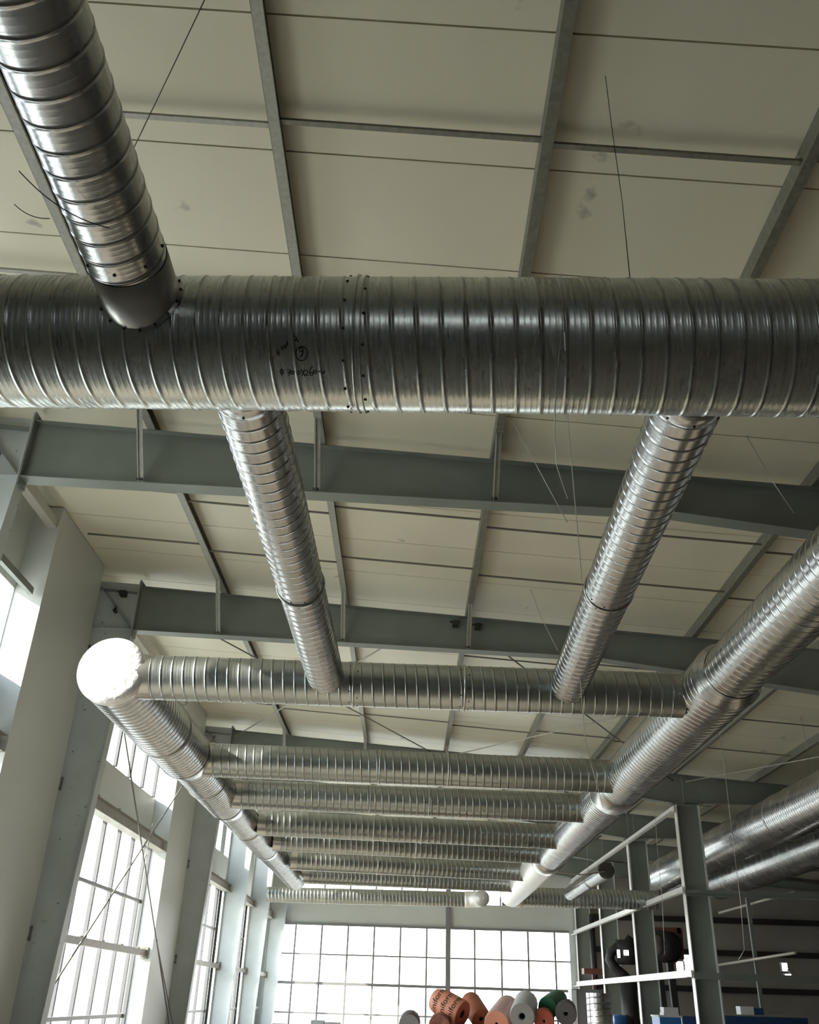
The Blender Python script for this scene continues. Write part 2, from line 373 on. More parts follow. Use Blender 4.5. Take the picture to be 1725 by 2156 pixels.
# ------------------------------------------------------------------ steel frames
ORD = ['rearmost behind the viewer', 'just behind the viewer', 'nearest in view', 'second', 'third', 'fourth', 'fifth', 'farthest']
def rafter_z(x):
    """depth line of the bottom flange"""
    pts = [(-5.62, 7.93), (3.5, 7.64), (8.3, 7.02)]
    for (xa, za), (xb, zb) in zip(pts, pts[1:]):
        if x <= xb: return za + (zb - za) * (x - xa) / (xb - xa)
    return 7.02
for n, Y in enumerate(F):
    t = thing('rafter', f'grey green tapered steel rafter, {ORD[n]} of the roof frames', 'beam', (0, 0, 0), 'roof rafters')
    top = [(-5.62, zr(-5.62, -.23)), (8.3, zr(8.3, -.23))]
    xs = [-5.62, 3.5, 8.3]
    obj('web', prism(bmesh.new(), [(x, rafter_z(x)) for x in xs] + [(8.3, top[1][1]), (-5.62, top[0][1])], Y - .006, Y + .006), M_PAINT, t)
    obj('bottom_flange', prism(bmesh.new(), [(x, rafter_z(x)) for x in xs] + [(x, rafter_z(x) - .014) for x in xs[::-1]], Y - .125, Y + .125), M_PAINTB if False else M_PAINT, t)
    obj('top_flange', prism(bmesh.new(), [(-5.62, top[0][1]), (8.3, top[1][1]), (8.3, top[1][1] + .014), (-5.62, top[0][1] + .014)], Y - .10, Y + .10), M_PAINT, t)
    obj('end_plate', B((-5.62, -5.60, Y - .125, Y + .125, 7.80, 9.0)), M_PAINT, t)
    obj('gusset', prism(bmesh.new(), [(-5.60, 8.99), (-5.60, 8.78), (-5.42, 8.78)], Y - .008, Y + .008), M_PAINT, t)
    for x in (-2.2, 1.9):     # welded web joints
        obj('weld_bead', B((x, x + .012, Y - .010, Y + .010, rafter_z(x), zr(x, -.24))), M_PAINT, t)
    t2 = thing('steel_column', f'pale tapered steel column on the left wall, {ORD[n]} of the row', 'column', (0, 0, 0), 'left wall columns')
    xi0, xi1, xo = -5.98, -5.64, -6.52
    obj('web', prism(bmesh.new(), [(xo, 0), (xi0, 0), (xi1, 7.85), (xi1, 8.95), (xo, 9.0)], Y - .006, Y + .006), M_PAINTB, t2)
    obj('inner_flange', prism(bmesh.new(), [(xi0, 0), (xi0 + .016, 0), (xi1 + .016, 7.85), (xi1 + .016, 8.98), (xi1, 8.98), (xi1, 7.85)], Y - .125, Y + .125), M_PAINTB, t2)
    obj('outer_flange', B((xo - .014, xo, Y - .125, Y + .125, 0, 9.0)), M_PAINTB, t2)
    bm = prism(bmesh.new(), [(xo, 7.93), (xi1, 7.93), (xi1, 7.945), (xo, 7.945)], Y - .11, Y + .11)
    obj('stiffener_plate', bm, M_PAINTB, t2)
    bm = bmesh.new(); bar(bm, (xo + .03, Y - .055, 8.93), (xi1 - .02, Y - .055, 7.97), .10, .014, Vector((0, 1, 0)).cross(Vector((.9, 0, -1))))
    obj('diagonal_stiffener', bm, M_PAINT, t2)
    bm = prism(bmesh.new(), [(xo, 8.80), (xi1, 8.72), (xi1, 8.735), (xo, 8.815)], Y - .11, Y + .11)
    obj('cap_plate', bm, M_PAINT, t2)
    obj('base_plate', B((-6.62, -5.85, Y - .2, Y + .2, 0, .02)), M_PAINTB, t2)
    for z in (2.42, 4.92, 7.49):
        bm = B((-6.44, -6.41, Y - .05, Y - .006, z - .12, z + .12), (-6.46, -6.40, Y - .07, Y - .03, z + .06, z + .10), (-6.46, -6.40, Y - .07, Y - .03, z - .10, z - .06))
        obj('bracket', bm, M_GALV, t2)
    bm = tube(bmesh.new(), [(-6.05, Y - .006, 8.33), (-6.05, Y - .11, 8.33)], .035, 8); tube(bm, [(-6.05, Y - .07, 8.33), (-6.05, Y - .07, 8.44)], .018, 6)
    obj('anchor_bolt', bm, M_BOLT, t2, True)
    if n >= 4:
        t3 = thing('steel_post', f'grey green H section steel post inside the hall, {ORD[n]} of the row', 'column', (0, 0, 0), 'inner row of posts')
        zt = rafter_z(8.3) if n >= 0 else 7
        x0, x1 = 8.02, 8.70
        obj('web', B((x0, x1, Y - .006, Y + .006, 0, 6.98)), M_PAINT, t3)
        for x, fm in ((x0, M_RAILW), (x1, M_PAINTB)): obj('flange', B((x - .012, x + .012, Y - .14, Y + .14, 0, 7.0)), fm, t3)  # flanges paler than the web, left one most: grazing window light painted in
        obj('cap_plate', B((x0 - .1, x1 + .1, Y - .15, Y + .15, 7.0, 7.02)), M_PAINT, t3)
    if n >= 2:
        # rafter of the right hand hall
        t4 = thing('rafter', f'dark grey rafter over the right hand hall, {ORD[n]} of its row', 'beam', (0, 0, 0), 'right hall rafters')
        obj('web', prism(bmesh.new(), [(8.31, 7.08), (12, 7.15), (XR, 6.7), (XR, zr(XR, -.23)), (8.31, zr(8.31, -.23))], Y - .006, Y + .006), M_PAINT, t4)
        obj('bottom_flange', prism(bmesh.new(), [(8.31, 7.08), (12, 7.15), (XR, 6.7), (XR, 6.686), (12, 7.136), (8.31, 7.066)], Y - .12, Y + .12), M_PAINT, t4)
        obj('top_flange', prism(bmesh.new(), [(8.31, zr(8.31, -.23)), (XR, zr(XR, -.23)), (XR, zr(XR, -.216)), (8.31, zr(8.31, -.216))], Y - .1, Y + .1), M_PAINT, t4)

# purlins: C sections running the length of the hall
PX = [-6.15, -3.95, -1.46, 1.03, 3.36, 5.52, 8.05, 10.5, 13.0, 15.5, 18.0, 20.5]
for n, x in enumerate(PX):
    if n == 0: continue
    zt = zr(x + .04, -.004); zb = zt - .205; y0, y1 = YB + .1, YE - .05
    t = thing('roof_purlin', f'long galvanised C section roof purlin, {ORDW[n]} counted from the left wall', 'purlin', (0, 0, 0), 'roof purlins')
    obj('web', B((x, x + .006, y0, y1, zb, zt)), M_GALV, t)
    obj('bottom_flange', B((x + .006, x + .105, y0, y1, zb, zb + .006), (x + .099, x + .105, y0, y1, zb + .006, zb + .03)), M_STRUT if x < 0 else M_GALV, t)  # left purlins get a paler flange: stronger light there put into the colour
    obj('top_flange', B((x + .006, x + .085, y0, y1, zt - .006, zt)), M_GALV, t)
# sag rods between purlins
SAG = [5.6, 7.9, 13.05, 14.95, 19.35, 22.3, 25.2, 30.4, 32.6, 37.0, 39.0, 43.5]
for i in range(1, len(PX) - 4):
    for k, y in enumerate(SAG):
        xa, xb = (PX[i - 1] + .09 if i > 0 else XW), PX[i] - .002
        yy = y + (.13 if i % 2 == 0 else -.12) * (1 if y > 8 else .2)
        zz = zr((xa + xb) / 2, -.13)
        bm = bar(bmesh.new(), (xa, yy, zr(xa, -.15)), (xb, yy, zr(xb, -.15)), .055 if y < 8 else .028, .028)
        tag(obj('sag_rod', bm, M_ROD if y > 8 else (M_STRUT if i < 3 else M_GALV)), f'tie rod between {ORDW[i - 1]} and {ORDW[i]} purlins, {ORDW[k]} row from the near end', 'rod', 'tie rods between purlins')  # near rods paler on the left, the better lit side painted in
# fly braces from purlin to rafter
for n, Y in enumerate(F[2:]):
    for i in (1, 2, 3, 4):
        x = PX[i] + .02; zb = zr(x, -.21)
        t = thing('fly_brace', f'short angle strut from the {ORDW[i]} purlin down to the {ORD[n + 2]} rafter', 'brace', (0, 0, 0), 'rafter struts')
        p, q = Vector((x, Y - .78, zb + .05)), Vector((x, Y - .09, rafter_z(x) + .03))
        bm = bar(bmesh.new(), p, q, .012, .06); obj('strut', bar(bm, p + Vector((.025, 0, 0)), q + Vector((.025, 0, 0)), .085, .01), M_STRUT, t)
        obj('bolt', tube(bmesh.new(), [(x - .03, Y - .12, rafter_z(x) + .04), (x + .05, Y - .12, rafter_z(x) + .04)], .016, 6), M_BOLT, t)
# roof cross bracing
def rod(label, p, q, r, m, name='brace_rod', group='crossed brace rods'):
    t = thing(name, label, 'rod', (0, 0, 0), group)
    obj('rod', tube(bmesh.new(), [p, q], r, 8), m, t, True)
    d = (Vector(q) - Vector(p)).normalized()
    for e, s in ((p, 1), (q, -1)):
        e = Vector(e); obj('end_nut', tube(bmesh.new(), [e, e + d * s * .12], r * 2.0, 6), m, t)
    return t
def rz(x): return zr(x, -.42)
rod('pale roof brace rod rising from the left column towards the second rafter', (-5.5, 28.1, rz(-5.5)), (.1, 17.15, rz(.1)), .017, M_RODL)
rod('dark roof brace rod crossing the pale one behind the second rafter', (-5.5, 17.15, rz(-5.5)), (.9, 28.1, rz(.9)), .017, M_ROD)
rod('dark roof brace rod on the right half of the braced bay', (1.2, 17.15, rz(1.2)), (8.0, 28.1, rz(8.0)), .017, M_ROD)
rod('pale roof brace rod on the right half of the braced bay', (1.0, 28.1, rz(1.0)), (8.0, 17.9, rz(8.0)), .017, M_RODL)
rod('pale roof brace rod over the far right hall', (8.4, 28.1, rz(8.4)), (14.5, 17.2, rz(14.5)), .017, M_RODL)
rod('dark wall brace rod falling away from the near column', (-6.1, 17.2, 7.75), (-6.1, 27.9, .25), .018, M_ROD)
rod('pale wall brace rod rising from the foot of the near column', (-6.1, 17.2, 1.3), (-6.1, 27.9, 8.6), .018, M_RODM)
rod('second dark wall brace rod beside the first low down', (-6.14, 24.5, 2.75), (-6.14, 28.0, .6), .014, M_ROD)
rod('pale hooked hanger bar resting on the long left girt', (-6.25, 23.0, 5.2), (-6.25, 22.75, 4.35), .016, M_RODL, 'hanger_bar', None)
# eave tube
t = thing('eave_beam', 'round edged pale eave tube along the top of the left wall', 'beam')
obj('tube', B((-6.50, -6.34, F[2] + .13, 14.11, 8.72, 8.88)), M_RODL, t); obj('far_tube', B((-6.50, -6.34, F[3] + .13, 24.88, 8.72, 8.88)), M_RODL, t)

# left wall girts
def girt(label, y0, y1, z, big):
    t = thing('wall_girt', label, 'girt', (0, 0, 0), 'left wall girts')
    if big == 2:
        obj('channel', B((-6.56, -6.40, y0, y1, z - .13, z + .13)), M_PAINT2, t)
        obj('top_lip', B((-6.40, -6.30, y0, y1, z + .12, z + .13)), M_PAINT2, t); obj('bottom_lip', B((-6.40, -6.30, y0, y1, z - .13, z - .12)), M_PAINT2, t)
        for k in range(4):
            yy = y0 + (y1 - y0) * (.25 + .2 * k)
            obj('clip', B((-6.44, -6.38, yy - .04, yy + .04, z + .13, z + .2)), M_GALV, t)
    elif big == 1:
        obj('channel', B((-6.54, -6.42, y0, y1, z - .06, z + .08)), M_PAINT2, t)
        for k in range(5):
            yy = y0 + (y1 - y0) * (.15 + .19 * k); obj('clip', B((-6.5, -6.44, yy - .10, yy + .10, z + .08, z + .11)), M_GALV, t)
        obj('end_bracket', B((-6.56, -6.38, y1 - .06, y1, z - .12, z + .14)), M_GALV, t)
    else:
        obj('channel', B((-6.54, -6.46, y0, y1, z - .035, z + .035)), M_WIN, t)
        obj('end_bracket', B((-6.56, -6.42, y1 - .05, y1, z - .05, z + .05)), M_GALV, t)
M_PAINT2 = mat('weathered grey girt steel', (.40, .375, .34), .5, .2, noise=(8, .15))
names = ORDW
for n, (a, b) in enumerate(bays):
    for z, bg_, nm in ((4.93, 2, 'deep topmost'), (3.52, 0, 'thin upper'), (2.43, 1, 'notched middle'), (1.10, 0, 'thin lowest')):
        bb = b + .4 if a > 25 else b
        if a > 17 and bg_ == 0: bb = b - 1.1
        girt(f'{nm} girt across the left wall window of the {names[n]} bay', a - .2, bb, z, bg_)
bm = B((-6.5, -6.42, 11.3, 14.0, 7.4, 7.52)); tag(obj('wall_girt', bm, M_PAINT), 'short dark girt across the strip window before the nearer cladding box', 'girt')

# rails of the inner post row
for n, (z, m, lab) in enumerate(((6.88, M_RAILW, 'uppermost pale rail between the inner posts'), (4.62, M_RAILW, 'middle pale angle rail between the inner posts'), (2.47, M_RAILW, 'lowest bright rail between the inner posts'))):
    t = thing('side_rail', lab, 'rail')
    obj('vertical_leg', B((7.93, 7.945, 28.05, YE - .1, z - .09, z + .09)), m, t)
    obj('flat_leg', B((7.80, 7.945, 28.05, YE - .1, z - .105, z - .09)), m, t)
for n, (z, lab) in enumerate(((4.55, 'upper dark cross rail running right from the nearest inner post'), (2.42, 'lower dark cross rail running right from the nearest inner post'))):
    t = thing('cross_rail', lab, 'rail')
    obj('vertical_leg', B((8.0, 21.5, 28.04, 28.06, z - .08, z + .08)), M_PAINT, t); obj('flat_leg', B((8.0, 21.5, 27.9, 28.06, z - .095, z - .08)), M_PAINT, t)
for n, (p, q, lab) in enumerate((((9.6, 40, 4.5), (13.5, 31, 4.9), 'pale sloping pipe far right above the blue cabinets'), ((9.3, 38, 2.95), (13.5, 33, 3.35), 'bright pipe low on the right behind the nearest inner post'))):
    a, b = [(at(1515, 1922, Y=38), at(1671, 1878, Y=32)), (at(1513, 2032, Y=38), at(1675, 2006, Y=30))][n]
    tag(obj('pipe', tube(bmesh.new(), [a, b], .045, 10), M_RODL, None, True), lab, 'pipe')
a, b = at(1573, 1885, Y=35), at(1612, 2156, Y=35)
tag(obj('steel_post', bar(bmesh.new(), a, (b.x - .05, b.y, 0), .12, .12), M_PAINT), 'slim dark upright right of the nearest inner post', 'column')
# girts on the dim end wall
for n, z in enumerate((5.35, 3.95, 2.42, 1.0)):
    tag(obj('end_wall_girt', B((8.9, XR, YE - .25, YE - .02, z - .12, z + .12)), M_BLACK), f'dark horizontal girt on the dim right end wall, {ORDW[n]} from the top', 'girt', 'dim end wall girts')

# ------------------------------------------------------------------ ducts
ZD = 4.75
main = duct('spiral_duct', 'large near galvanised spiral duct crossing overhead with marker writing', (-4.2, 4.03, 4.76), (4.6, 3.68, 4.66), .36, M_DUCT, joints=(), seg=96, h=.0036)
mainM = main.matrix_world.copy(); mainL = 8.81
def on_main(px, py):
    """local (angle, z) on the near duct for a photograph point"""
    r = (cr * ((px - CX) / FPX) - cu * ((py - CY) / FPX) + cf).normalized()
    Mi = mainM.inverted(); o = Mi @ CAM; d = (Mi.to_3x3() @ r)
    A = d.x ** 2 + d.y ** 2; Bq = 2 * (o.x * d.x + o.y * d.y); Cq = o.x ** 2 + o.y ** 2 - .36 ** 2
    disc = Bq * Bq - 4 * A * Cq
    t = (-Bq - math.sqrt(max(disc, 0))) / (2 * A); p = o + d * t
    return math.atan2(p.y, p.x), p.z
zj = on_main(743, 720)[1]
I4 = Matrix.Identity(4)
placed('coupling_ring', ring_bm(.36, zj, .012, .010, 96), M_SLEEVE, I4, main)
placed('coupling_ring', ring_bm(.36, zj + .035, .006, .007, 96), M_SLEEVE, I4, main)
for k in range(14):
    placed('screw', screw_bm(.361, 2 * PI * k / 14, zj - .05, .0055), M_BOLT, I4, main)
    placed('screw', screw_bm(.361, 2 * PI * (k + .5) / 14, zj + .05, .0055), M_BOLT, I4, main)
def arc(cx, cy, rx, ry, a0, a1, n=14): return [(cx + rx * math.cos(math.radians(a0 + (a1 - a0) * i / n)), cy - ry * math.sin(math.radians(a0 + (a1 - a0) * i / n))) for i in range(n + 1)]
def z6(x, y): return (560 + x / 7.1875, 580 + y / 7.1875)      # strokes traced in a magnified frame
STR = [
    [(185, 1212), (160, 1135), (175, 1120), (210, 1195)], [(160, 1175), (200, 1150)],                               # A
    [(228, 1070), (250, 1130)], [(238, 1105), (255, 1075), (275, 1085), (292, 1115)],                               # h
    [(270, 1050), (288, 1092), (305, 1080), (300, 1040)], [(300, 1040), (318, 1075), (330, 1060), (318, 990)], [(318, 990), (335, 1045)],   # u
    [(420, 945), (440, 928), (470, 935), (450, 975)], [(450, 975), (440, 992)], [(425, 990), (470, 965)], [(455, 960), (492, 1010)],         # 7
    arc(540, 1182, 88, 106, 0, 360, 40),                                                                            # ring
    arc(535, 1120, 26, 34, 90, 450, 20), [(560, 1110), (562, 1160), (548, 1205), (518, 1238)], [(510, 1095), (525, 1078), (545, 1085)],      # 9
    arc(240, 1458, 26, 32, 0, 360, 20), [(238, 1405), (246, 1522)],                                                 # phi
    [(310, 1432), (370, 1428), (345, 1520)], [(325, 1475), (365, 1470)],                                            # 7
    arc(398, 1470, 26, 24, 0, 360, 16), arc(490, 1470, 28, 24, 0, 360, 16),                                         # 00
    [(530, 1420), (590, 1525)], [(585, 1420), (540, 1520)],                                                         # X
    [(598, 1450), (612, 1432), (635, 1445), (630, 1475), (603, 1508), (648, 1505)],                                 # 2
    [(708, 1378), (680, 1400), (662, 1460), (675, 1510), (705, 1512), (715, 1480), (690, 1462), (665, 1490)],       # 6
    arc(745, 1462, 24, 22, 0, 360, 14), [(800, 1440), (830, 1470), (850, 1482), (880, 1478), (888, 1455), (872, 1438)],                      # 00
]
WR = {k: bmesh.new() for k in range(6)}
for si, s in enumerate(STR):
    bm = WR[0] if si < 7 else WR[3] if si < 10 else WR[4] if si < 14 else WR[2] if si < 16 else WR[1] if si < 20 else WR[5]
    pts = []
    for (x, y) in s:
        a, z = on_main(*z6(x, y)); pts.append((a, z))
    P3 = [Vector((math.cos(a) * .3612, math.sin(a) * .3612, z)) for a, z in pts]
    tube(bm, P3, .0028, 5)
placed('unit_writing', WR[0], M_INK, I4, main)['label'] = 'black handwritten AHU'
placed('unit_number', WR[3], M_INK, I4, main)['label'] = 'black handwritten 7'
placed('circled_number', WR[4], M_INK, I4, main)['label'] = 'black handwritten 9 in a ring'
placed('size_writing', WR[1], M_INK, I4, main)['label'] = 'black handwritten 700'
placed('length_writing', WR[5], M_INK, I4, main)['label'] = 'black handwritten X2600'
placed('diameter_sign', WR[2], M_INK, I4, main)['label'] = 'black handwritten diameter sign'

# branch that comes over the viewer and meets the near duct
br = duct('branch_duct', 'branch duct coming overhead from top left into the near duct', (-1.46, -1.8, 4.77), (-1.46, 3.42, 4.76), .195, M_DUCT2, seg=64, h=.003)
placed('saddle_collar', lathe(bmesh.new(), [(.197, 5.10), (.200, 5.10), (.200, 5.50)], 64), M_SLEEVE, I4, br)
# flange that follows the near duct's skin
bm = bmesh.new(); inner = []; outer = []
for k in range(64):
    a = 2 * PI * k / 64
    for lst, rr in ((inner, .196), (outer, .222)):
        x = -1.46 + rr * math.cos(a); z = 4.76 + rr * math.sin(a)
        t_ = (x + 4.2) / 8.8; cyy = 4.03 - .35 * t_; czz = 4.76 - .10 * t_
        y = cyy - math.sqrt(max(.3655 ** 2 - (z - czz) ** 2, 0)); lst.append((x, y, z))
Mi = br.matrix_world.inverted()
vi = [bm.verts.new(Mi @ Vector(p)) for p in inner]; vo_ = [bm.verts.new(Mi @ Vector(p)) for p in outer]
for k in range(64): bm.faces.new((vi[k], vi[(k + 1) % 64], vo_[(k + 1) % 64], vo_[k]))
placed('saddle_flange', bm, M_SLEEVE, I4, br)
for k in range(16):
    a = 2 * PI * (k + .3) / 16; x = -1.46 + .211 * math.cos(a); z = 4.76 + .211 * math.sin(a)
    t_ = (x + 4.2) / 8.8; y = 4.03 - .35 * t_ - math.sqrt(.366 ** 2 - (z - 4.76 + .1 * t_) ** 2)
    p = Mi @ Vector((x, y, z)); q = Mi @ Vector((x, y - .008, z))
    placed('screw', tube(bmesh.new(), [p, q], .007, 8), M_BOLT, I4, br)
for k in range(8): placed('screw', screw_bm(.196, 2 * PI * k / 8, 5.02, .006), M_BOLT, I4, br)

# two connectors from the near duct to the first rung
for lab, p0, p1, jz in (('left connecting duct from the near duct back to the first cross duct', (-1.03, 4.16, ZD), (-.98, 9.72, ZD), 3.05),
                        ('right connecting duct from the near duct back to the first cross duct', (1.56, 4.10, ZD - .02), (1.74, 9.80, ZD), 3.0)):
    d = duct('connecting_duct', lab, p0, p1, .20, M_DUCT2, joints=(jz,), seg=64, screws=10, h=.004)
    placed('collar', lathe(bmesh.new(), [(.202, 0), (.205, 0), (.205, .22), (.202, .225)], 64), M_DUCT2, I4, d)
    for k in range(8): placed('screw', screw_bm(.205, 2 * PI * k / 8, .20, .006), M_BOLT, I4, d)

# rails
rl = thing('rail_duct', 'long left hand rail duct running away beside the windows', 'duct'); rl.matrix_world = frame_of((-3.38, 9.75, ZD), (-3.46, 30.3, ZD))
def section(parent, z0, z1, r, m, fine=True, seg=64):
    o = link('spiral_tube', spiral_mesh('spiral_tube', z1 - z0, r, seg=seg, fine=fine), m, parent, True)
    o.matrix_basis = Matrix.Translation((0, 0, z0)); return o
def reducer(parent, z0, z1, r0, r1, m=None, seg=64):
    m = M_DUCT2
    return placed('reducer', lathe(bmesh.new(), [(r0 + .006, z0 - .06), (r0 + .008, z0), (r1 + .008, z1), (r1 + .006, z1 + .06)], seg), m, I4, parent)
section(rl, 0, 3.9, .375, M_DUCT2); reducer(rl, 3.9, 4.15, .375, .335); section(rl, 4.15, 7.6, .335, M_DUCT2)
reducer(rl, 7.6, 7.85, .335, .305); section(rl, 7.85, 13.2, .305, M_DUCT2, False); reducer(rl, 13.2, 13.4, .305, .285)
section(rl, 13.4, 20.2, .285, M_DUCT2, False)
placed('foil_end_cap', lathe(bmesh.new(), [(.378, .10), (.384, .0), (.372, -.03), (.30, -.045), (.001, -.05)], 64), M_FOIL, I4, rl)
placed('far_end_cap', lathe(bmesh.new(), [(.29, 20.15), (.28, 20.28), (.20, 20.38), (.001, 20.42)], 48), M_SLEEVE, I4, rl)
for z in (2.5, 5.6, 10.2): placed('coupling_ring', ring_bm({2.5: .375, 5.6: .335, 10.2: .305}[z], z, .02, .01, 64), M_SLEEVE, I4, rl)

rr_ = thing('rail_duct', 'long right hand rail duct widening past the first cross duct', 'duct'); rr_.matrix_world = frame_of((3.36, 4.9, ZD), (3.42, 32.4, ZD))
section(rr_, 0, 4.3, .30, M_DUCT2); reducer(rr_, 4.3, 4.42, .30, .36); section(rr_, 4.42, 9.9, .36, M_DUCT2)
placed('sleeve', lathe(bmesh.new(), [(.362, 9.85), (.372, 9.87), (.372, 10.6), (.362, 10.62)], 64), M_SLEEVE, I4, rr_)
section(rr_, 10.6, 18.0, .36, M_DUCT2)
placed('sleeve', lathe(bmesh.new(), [(.362, 17.95), (.385, 17.98), (.385, 18.75), (.37, 18.8)], 64), M_SLEEVE, I4, rr_)
placed('foil_section', lathe(bmesh.new(), [(.38, 18.75 + .35 * k) for k in range(25)] , 64), M_FOIL, I4, rr_)
# rungs
RUNG = [  # y left, y right, radius, x left, label
    (9.96, 10.06, .25, 'first cross duct joining both rail ducts, with two couplings', (2.35, 3.6)),
    (14.0, 14.3, .25, 'second cross duct, directly below the first one in view', (2.6, 3.65)),
    (16.6, 16.95, .25, 'third cross duct between the rail ducts', (2.35, 3.4)),
    (19.6, 20.2, .25, 'fourth cross duct between the rail ducts', (2.3, 3.3)),
    (21.9, 22.7, .23, 'fifth cross duct between the rail ducts', (2.2, 3.2)),
    (25.3, 26.2, .24, 'sixth cross duct between the rail ducts', (2.2, 3.2)),
    (28.6, 29.1, .23, 'farthest cross duct between the rail ducts', (2.2, 3.2))]
for n, (ya, yb, r, lab, js) in enumerate(RUNG):
    xa = -3.02 if n == 0 else -3.10 + .02 * n
    xb = 3.02 if n == 0 else 3.10
    zz = ZD + (0 if n < 2 else .0)
    d = duct('cross_duct', lab, (xa, ya, zz), (xb, yb, zz), r, M_RUNG, joints=js, seg=64 if n < 3 else 40, fine=n < 3, screws=10 if n == 0 else 0, group='cross ducts between the rails')
    placed('saddle_collar', lathe(bmesh.new(), [(r + .003, -.10), (r + .005, 0.0), (r + .003, .07)], 48), M_SLEEVE, I4, d)
    L_ = (Vector((xb, yb, zz)) - Vector((xa, ya, zz))).length
    placed('saddle_collar', lathe(bmesh.new(), [(r + .003, L_ - .07), (r + .005, L_ - .02), (r + .006, L_ + .04)], 48), M_SLEEVE, I4, d)
    if n in (1, 2):
        for q in range(4):
            bm = bmesh.new(); a0 = .2 + .12 * q; zz0 = L_ * (.60 if n == 1 else .53) + .10 * q
            pts = []
            Mi = d.matrix_world.inverted(); cdv = (Mi.to_3x3() @ (CAM - Vector((0, (ya + yb) / 2, ZD)))).normalized(); ab = math.atan2(cdv.y, cdv.x)
            rn = random.Random(10 * n + q)
            for k in range(9): pts.append((ab + rn.uniform(-.10, .10) + .08 * q, zz0 + .012 * k))
            tube(bm, [Vector((math.cos(a) * (r + .002), math.sin(a) * (r + .002), z)) for a, z in pts], .003, 5)
            placed('scribble', bm, M_INK, I4, d)
# far ducts
fd = duct('far_duct', 'low far duct in front of the end window with an elbow at its right', (-4.9, 34.3, 4.72), (2.0, 33.9, 4.72), .25, M_RUNG, joints=(2, 4), seg=32, fine=False)
bm = bmesh.new(); tube(bm, [Mi2 for Mi2 in [fd.matrix_world.inverted() @ Vector((2.0 + .55 * math.sin(a), 33.9 - .55 + .55 * math.cos(a), 4.72)) for a in [PI / 2 * k / 8 for k in range(9)]]], .26, 32)
placed('elbow', bm, M_FOIL, I4, fd)
fd2 = duct('far_duct', 'dark far duct running right from the end of the right rail duct', (3.2, 32.9, 4.76), (8.4, 32.7, 4.76), .30, M_RUNG, joints=(2.5,), seg=32, fine=False)
bm = tube(bmesh.new(), [fd2.matrix_world.inverted() @ Vector((3.42 + .4 - .4 * math.cos(a), 32.4 + .45 * math.sin(a), 4.75)) for a in [PI / 2 * k / 8 for k in range(9)]], .33, 32)
placed('elbow', bm, M_FOIL, I4, fd2)
sdct = duct('short_duct', 'short bright duct stub with a dark round end right of the rail', (5.23, 25.4, ZD), (5.23, 31.3, ZD), .20, M_DUCT2, joints=(2.2,), seg=40, fine=False, cap0=M_DARKCAP)
b1 = duct('big_duct', 'big bright duct entering from the right edge behind the inner post', (9.62, 10.0, 6.0), (9.62, 37.6, 6.0), .58, M_DUCT2, joints=(8, 14), seg=72, fine=True, cap1=M_SLEEVE)
b2 = duct('big_duct', 'second big duct lower at the right edge beyond the first', (11.5, 10.0, 5.8), (11.5, 36.0, 5.8), .62, M_DUCT2, joints=(9,), seg=72, fine=True, cap1=M_SLEEVE)

for t_, xs_ in ((fd, (-3.9, -.5, 1.6)), (fd2, (4.4, 7.6)), (sdct, (5.23,)), (b1, (9.62,)), (b2, (11.5,))):
    Mi = t_.matrix_world.inverted(); pw = t_.matrix_world.translation
    for x in xs_:
        yy = {fd: 34.1, fd2: 32.8, sdct: 28.0, b1: 22.0, b2: 24.0}[t_]
        placed('hanger_rod', tube(bmesh.new(), [Mi @ Vector((x, yy, ZD)), Mi @ Vector((x, yy, zr(x, .01)))], .006, 5), M_WIRE, I4, t_)
# duct hanger clip near the small duct
tag(obj('duct_bracket', bar(bar(bmesh.new(), (3.62, 23.6, 4.46), (4.3, 23.7, 4.42), .05, .03), (4.3, 23.7, 4.42), (5.0, 24.6, 4.62), .03, .03), M_RODL), 'small pale bracket under the bright end of the right rail duct', 'bracket')

# hanging wires
def wire(label, pts, r=.004, m=None, group=None, name='hanging_wire'):
    tag(obj(name, tube(bmesh.new(), pts, r, 5), m or M_WIRE, None, True), label, 'wire', group)
def curve(p, q, sag, n=10):
    p, q = Vector(p), Vector(q)
    return [p.lerp(q, i / n) + Vector((0, 0, -4 * sag * (i / n) * (1 - i / n))) for i in range(n + 1)]
wire('thin dark cable slanting down across the top left ceiling panel', curve(at(440, -20, Z=8.5), at(275, 325, Z=8.4), .02), .005, M_DWIRE)
wire('thin grey wire hanging down through the right ceiling panel onto the near duct', [at(1275, 160, Y=4.6), at(1290, 280, Y=4.7), at(1310, 420, Y=4.75), at(1327, 590, Y=3.95)], .003, M_DWIRE)
wire('loose pale wire hanging in front of the near duct', [at(1180, 580, Y=3.6), at(1185, 680, Y=3.35), at(1172, 800, Y=3.4), at(1168, 900, Y=3.6), at(1172, 980, Y=4.4), at(1195, 1050, Y=5)], .0025)
wire('pale wire slanting behind the near duct to the right connector', [at(1040, 800, Y=9.9), at(1075, 880, Y=10), at(1130, 980, Y=10), at(1195, 1100, Y=10)], .005)
wire('long thin wire dropping past the first cross duct', [at(1190, 700, Y=3.3), at(1195, 880, Y=5), at(1215, 1100, Y=7), at(1232, 1300, Y=8.5), at(1222, 1430, Y=9.0), at(1232, 1560, Y=9.3), at(1270, 1700, Y=12)], .004)
wire('faint wire at the far right of the ceiling', [at(1560, 895, Y=10.2), at(1625, 1010, Y=10), at(1672, 1080, Y=10)], .005)
wire('pale wire slanting between the second rafter and the right connector', [at(1100, 1195, Y=15.7), at(1140, 1300, Y=16), at(1175, 1370, Y=16)], .006)
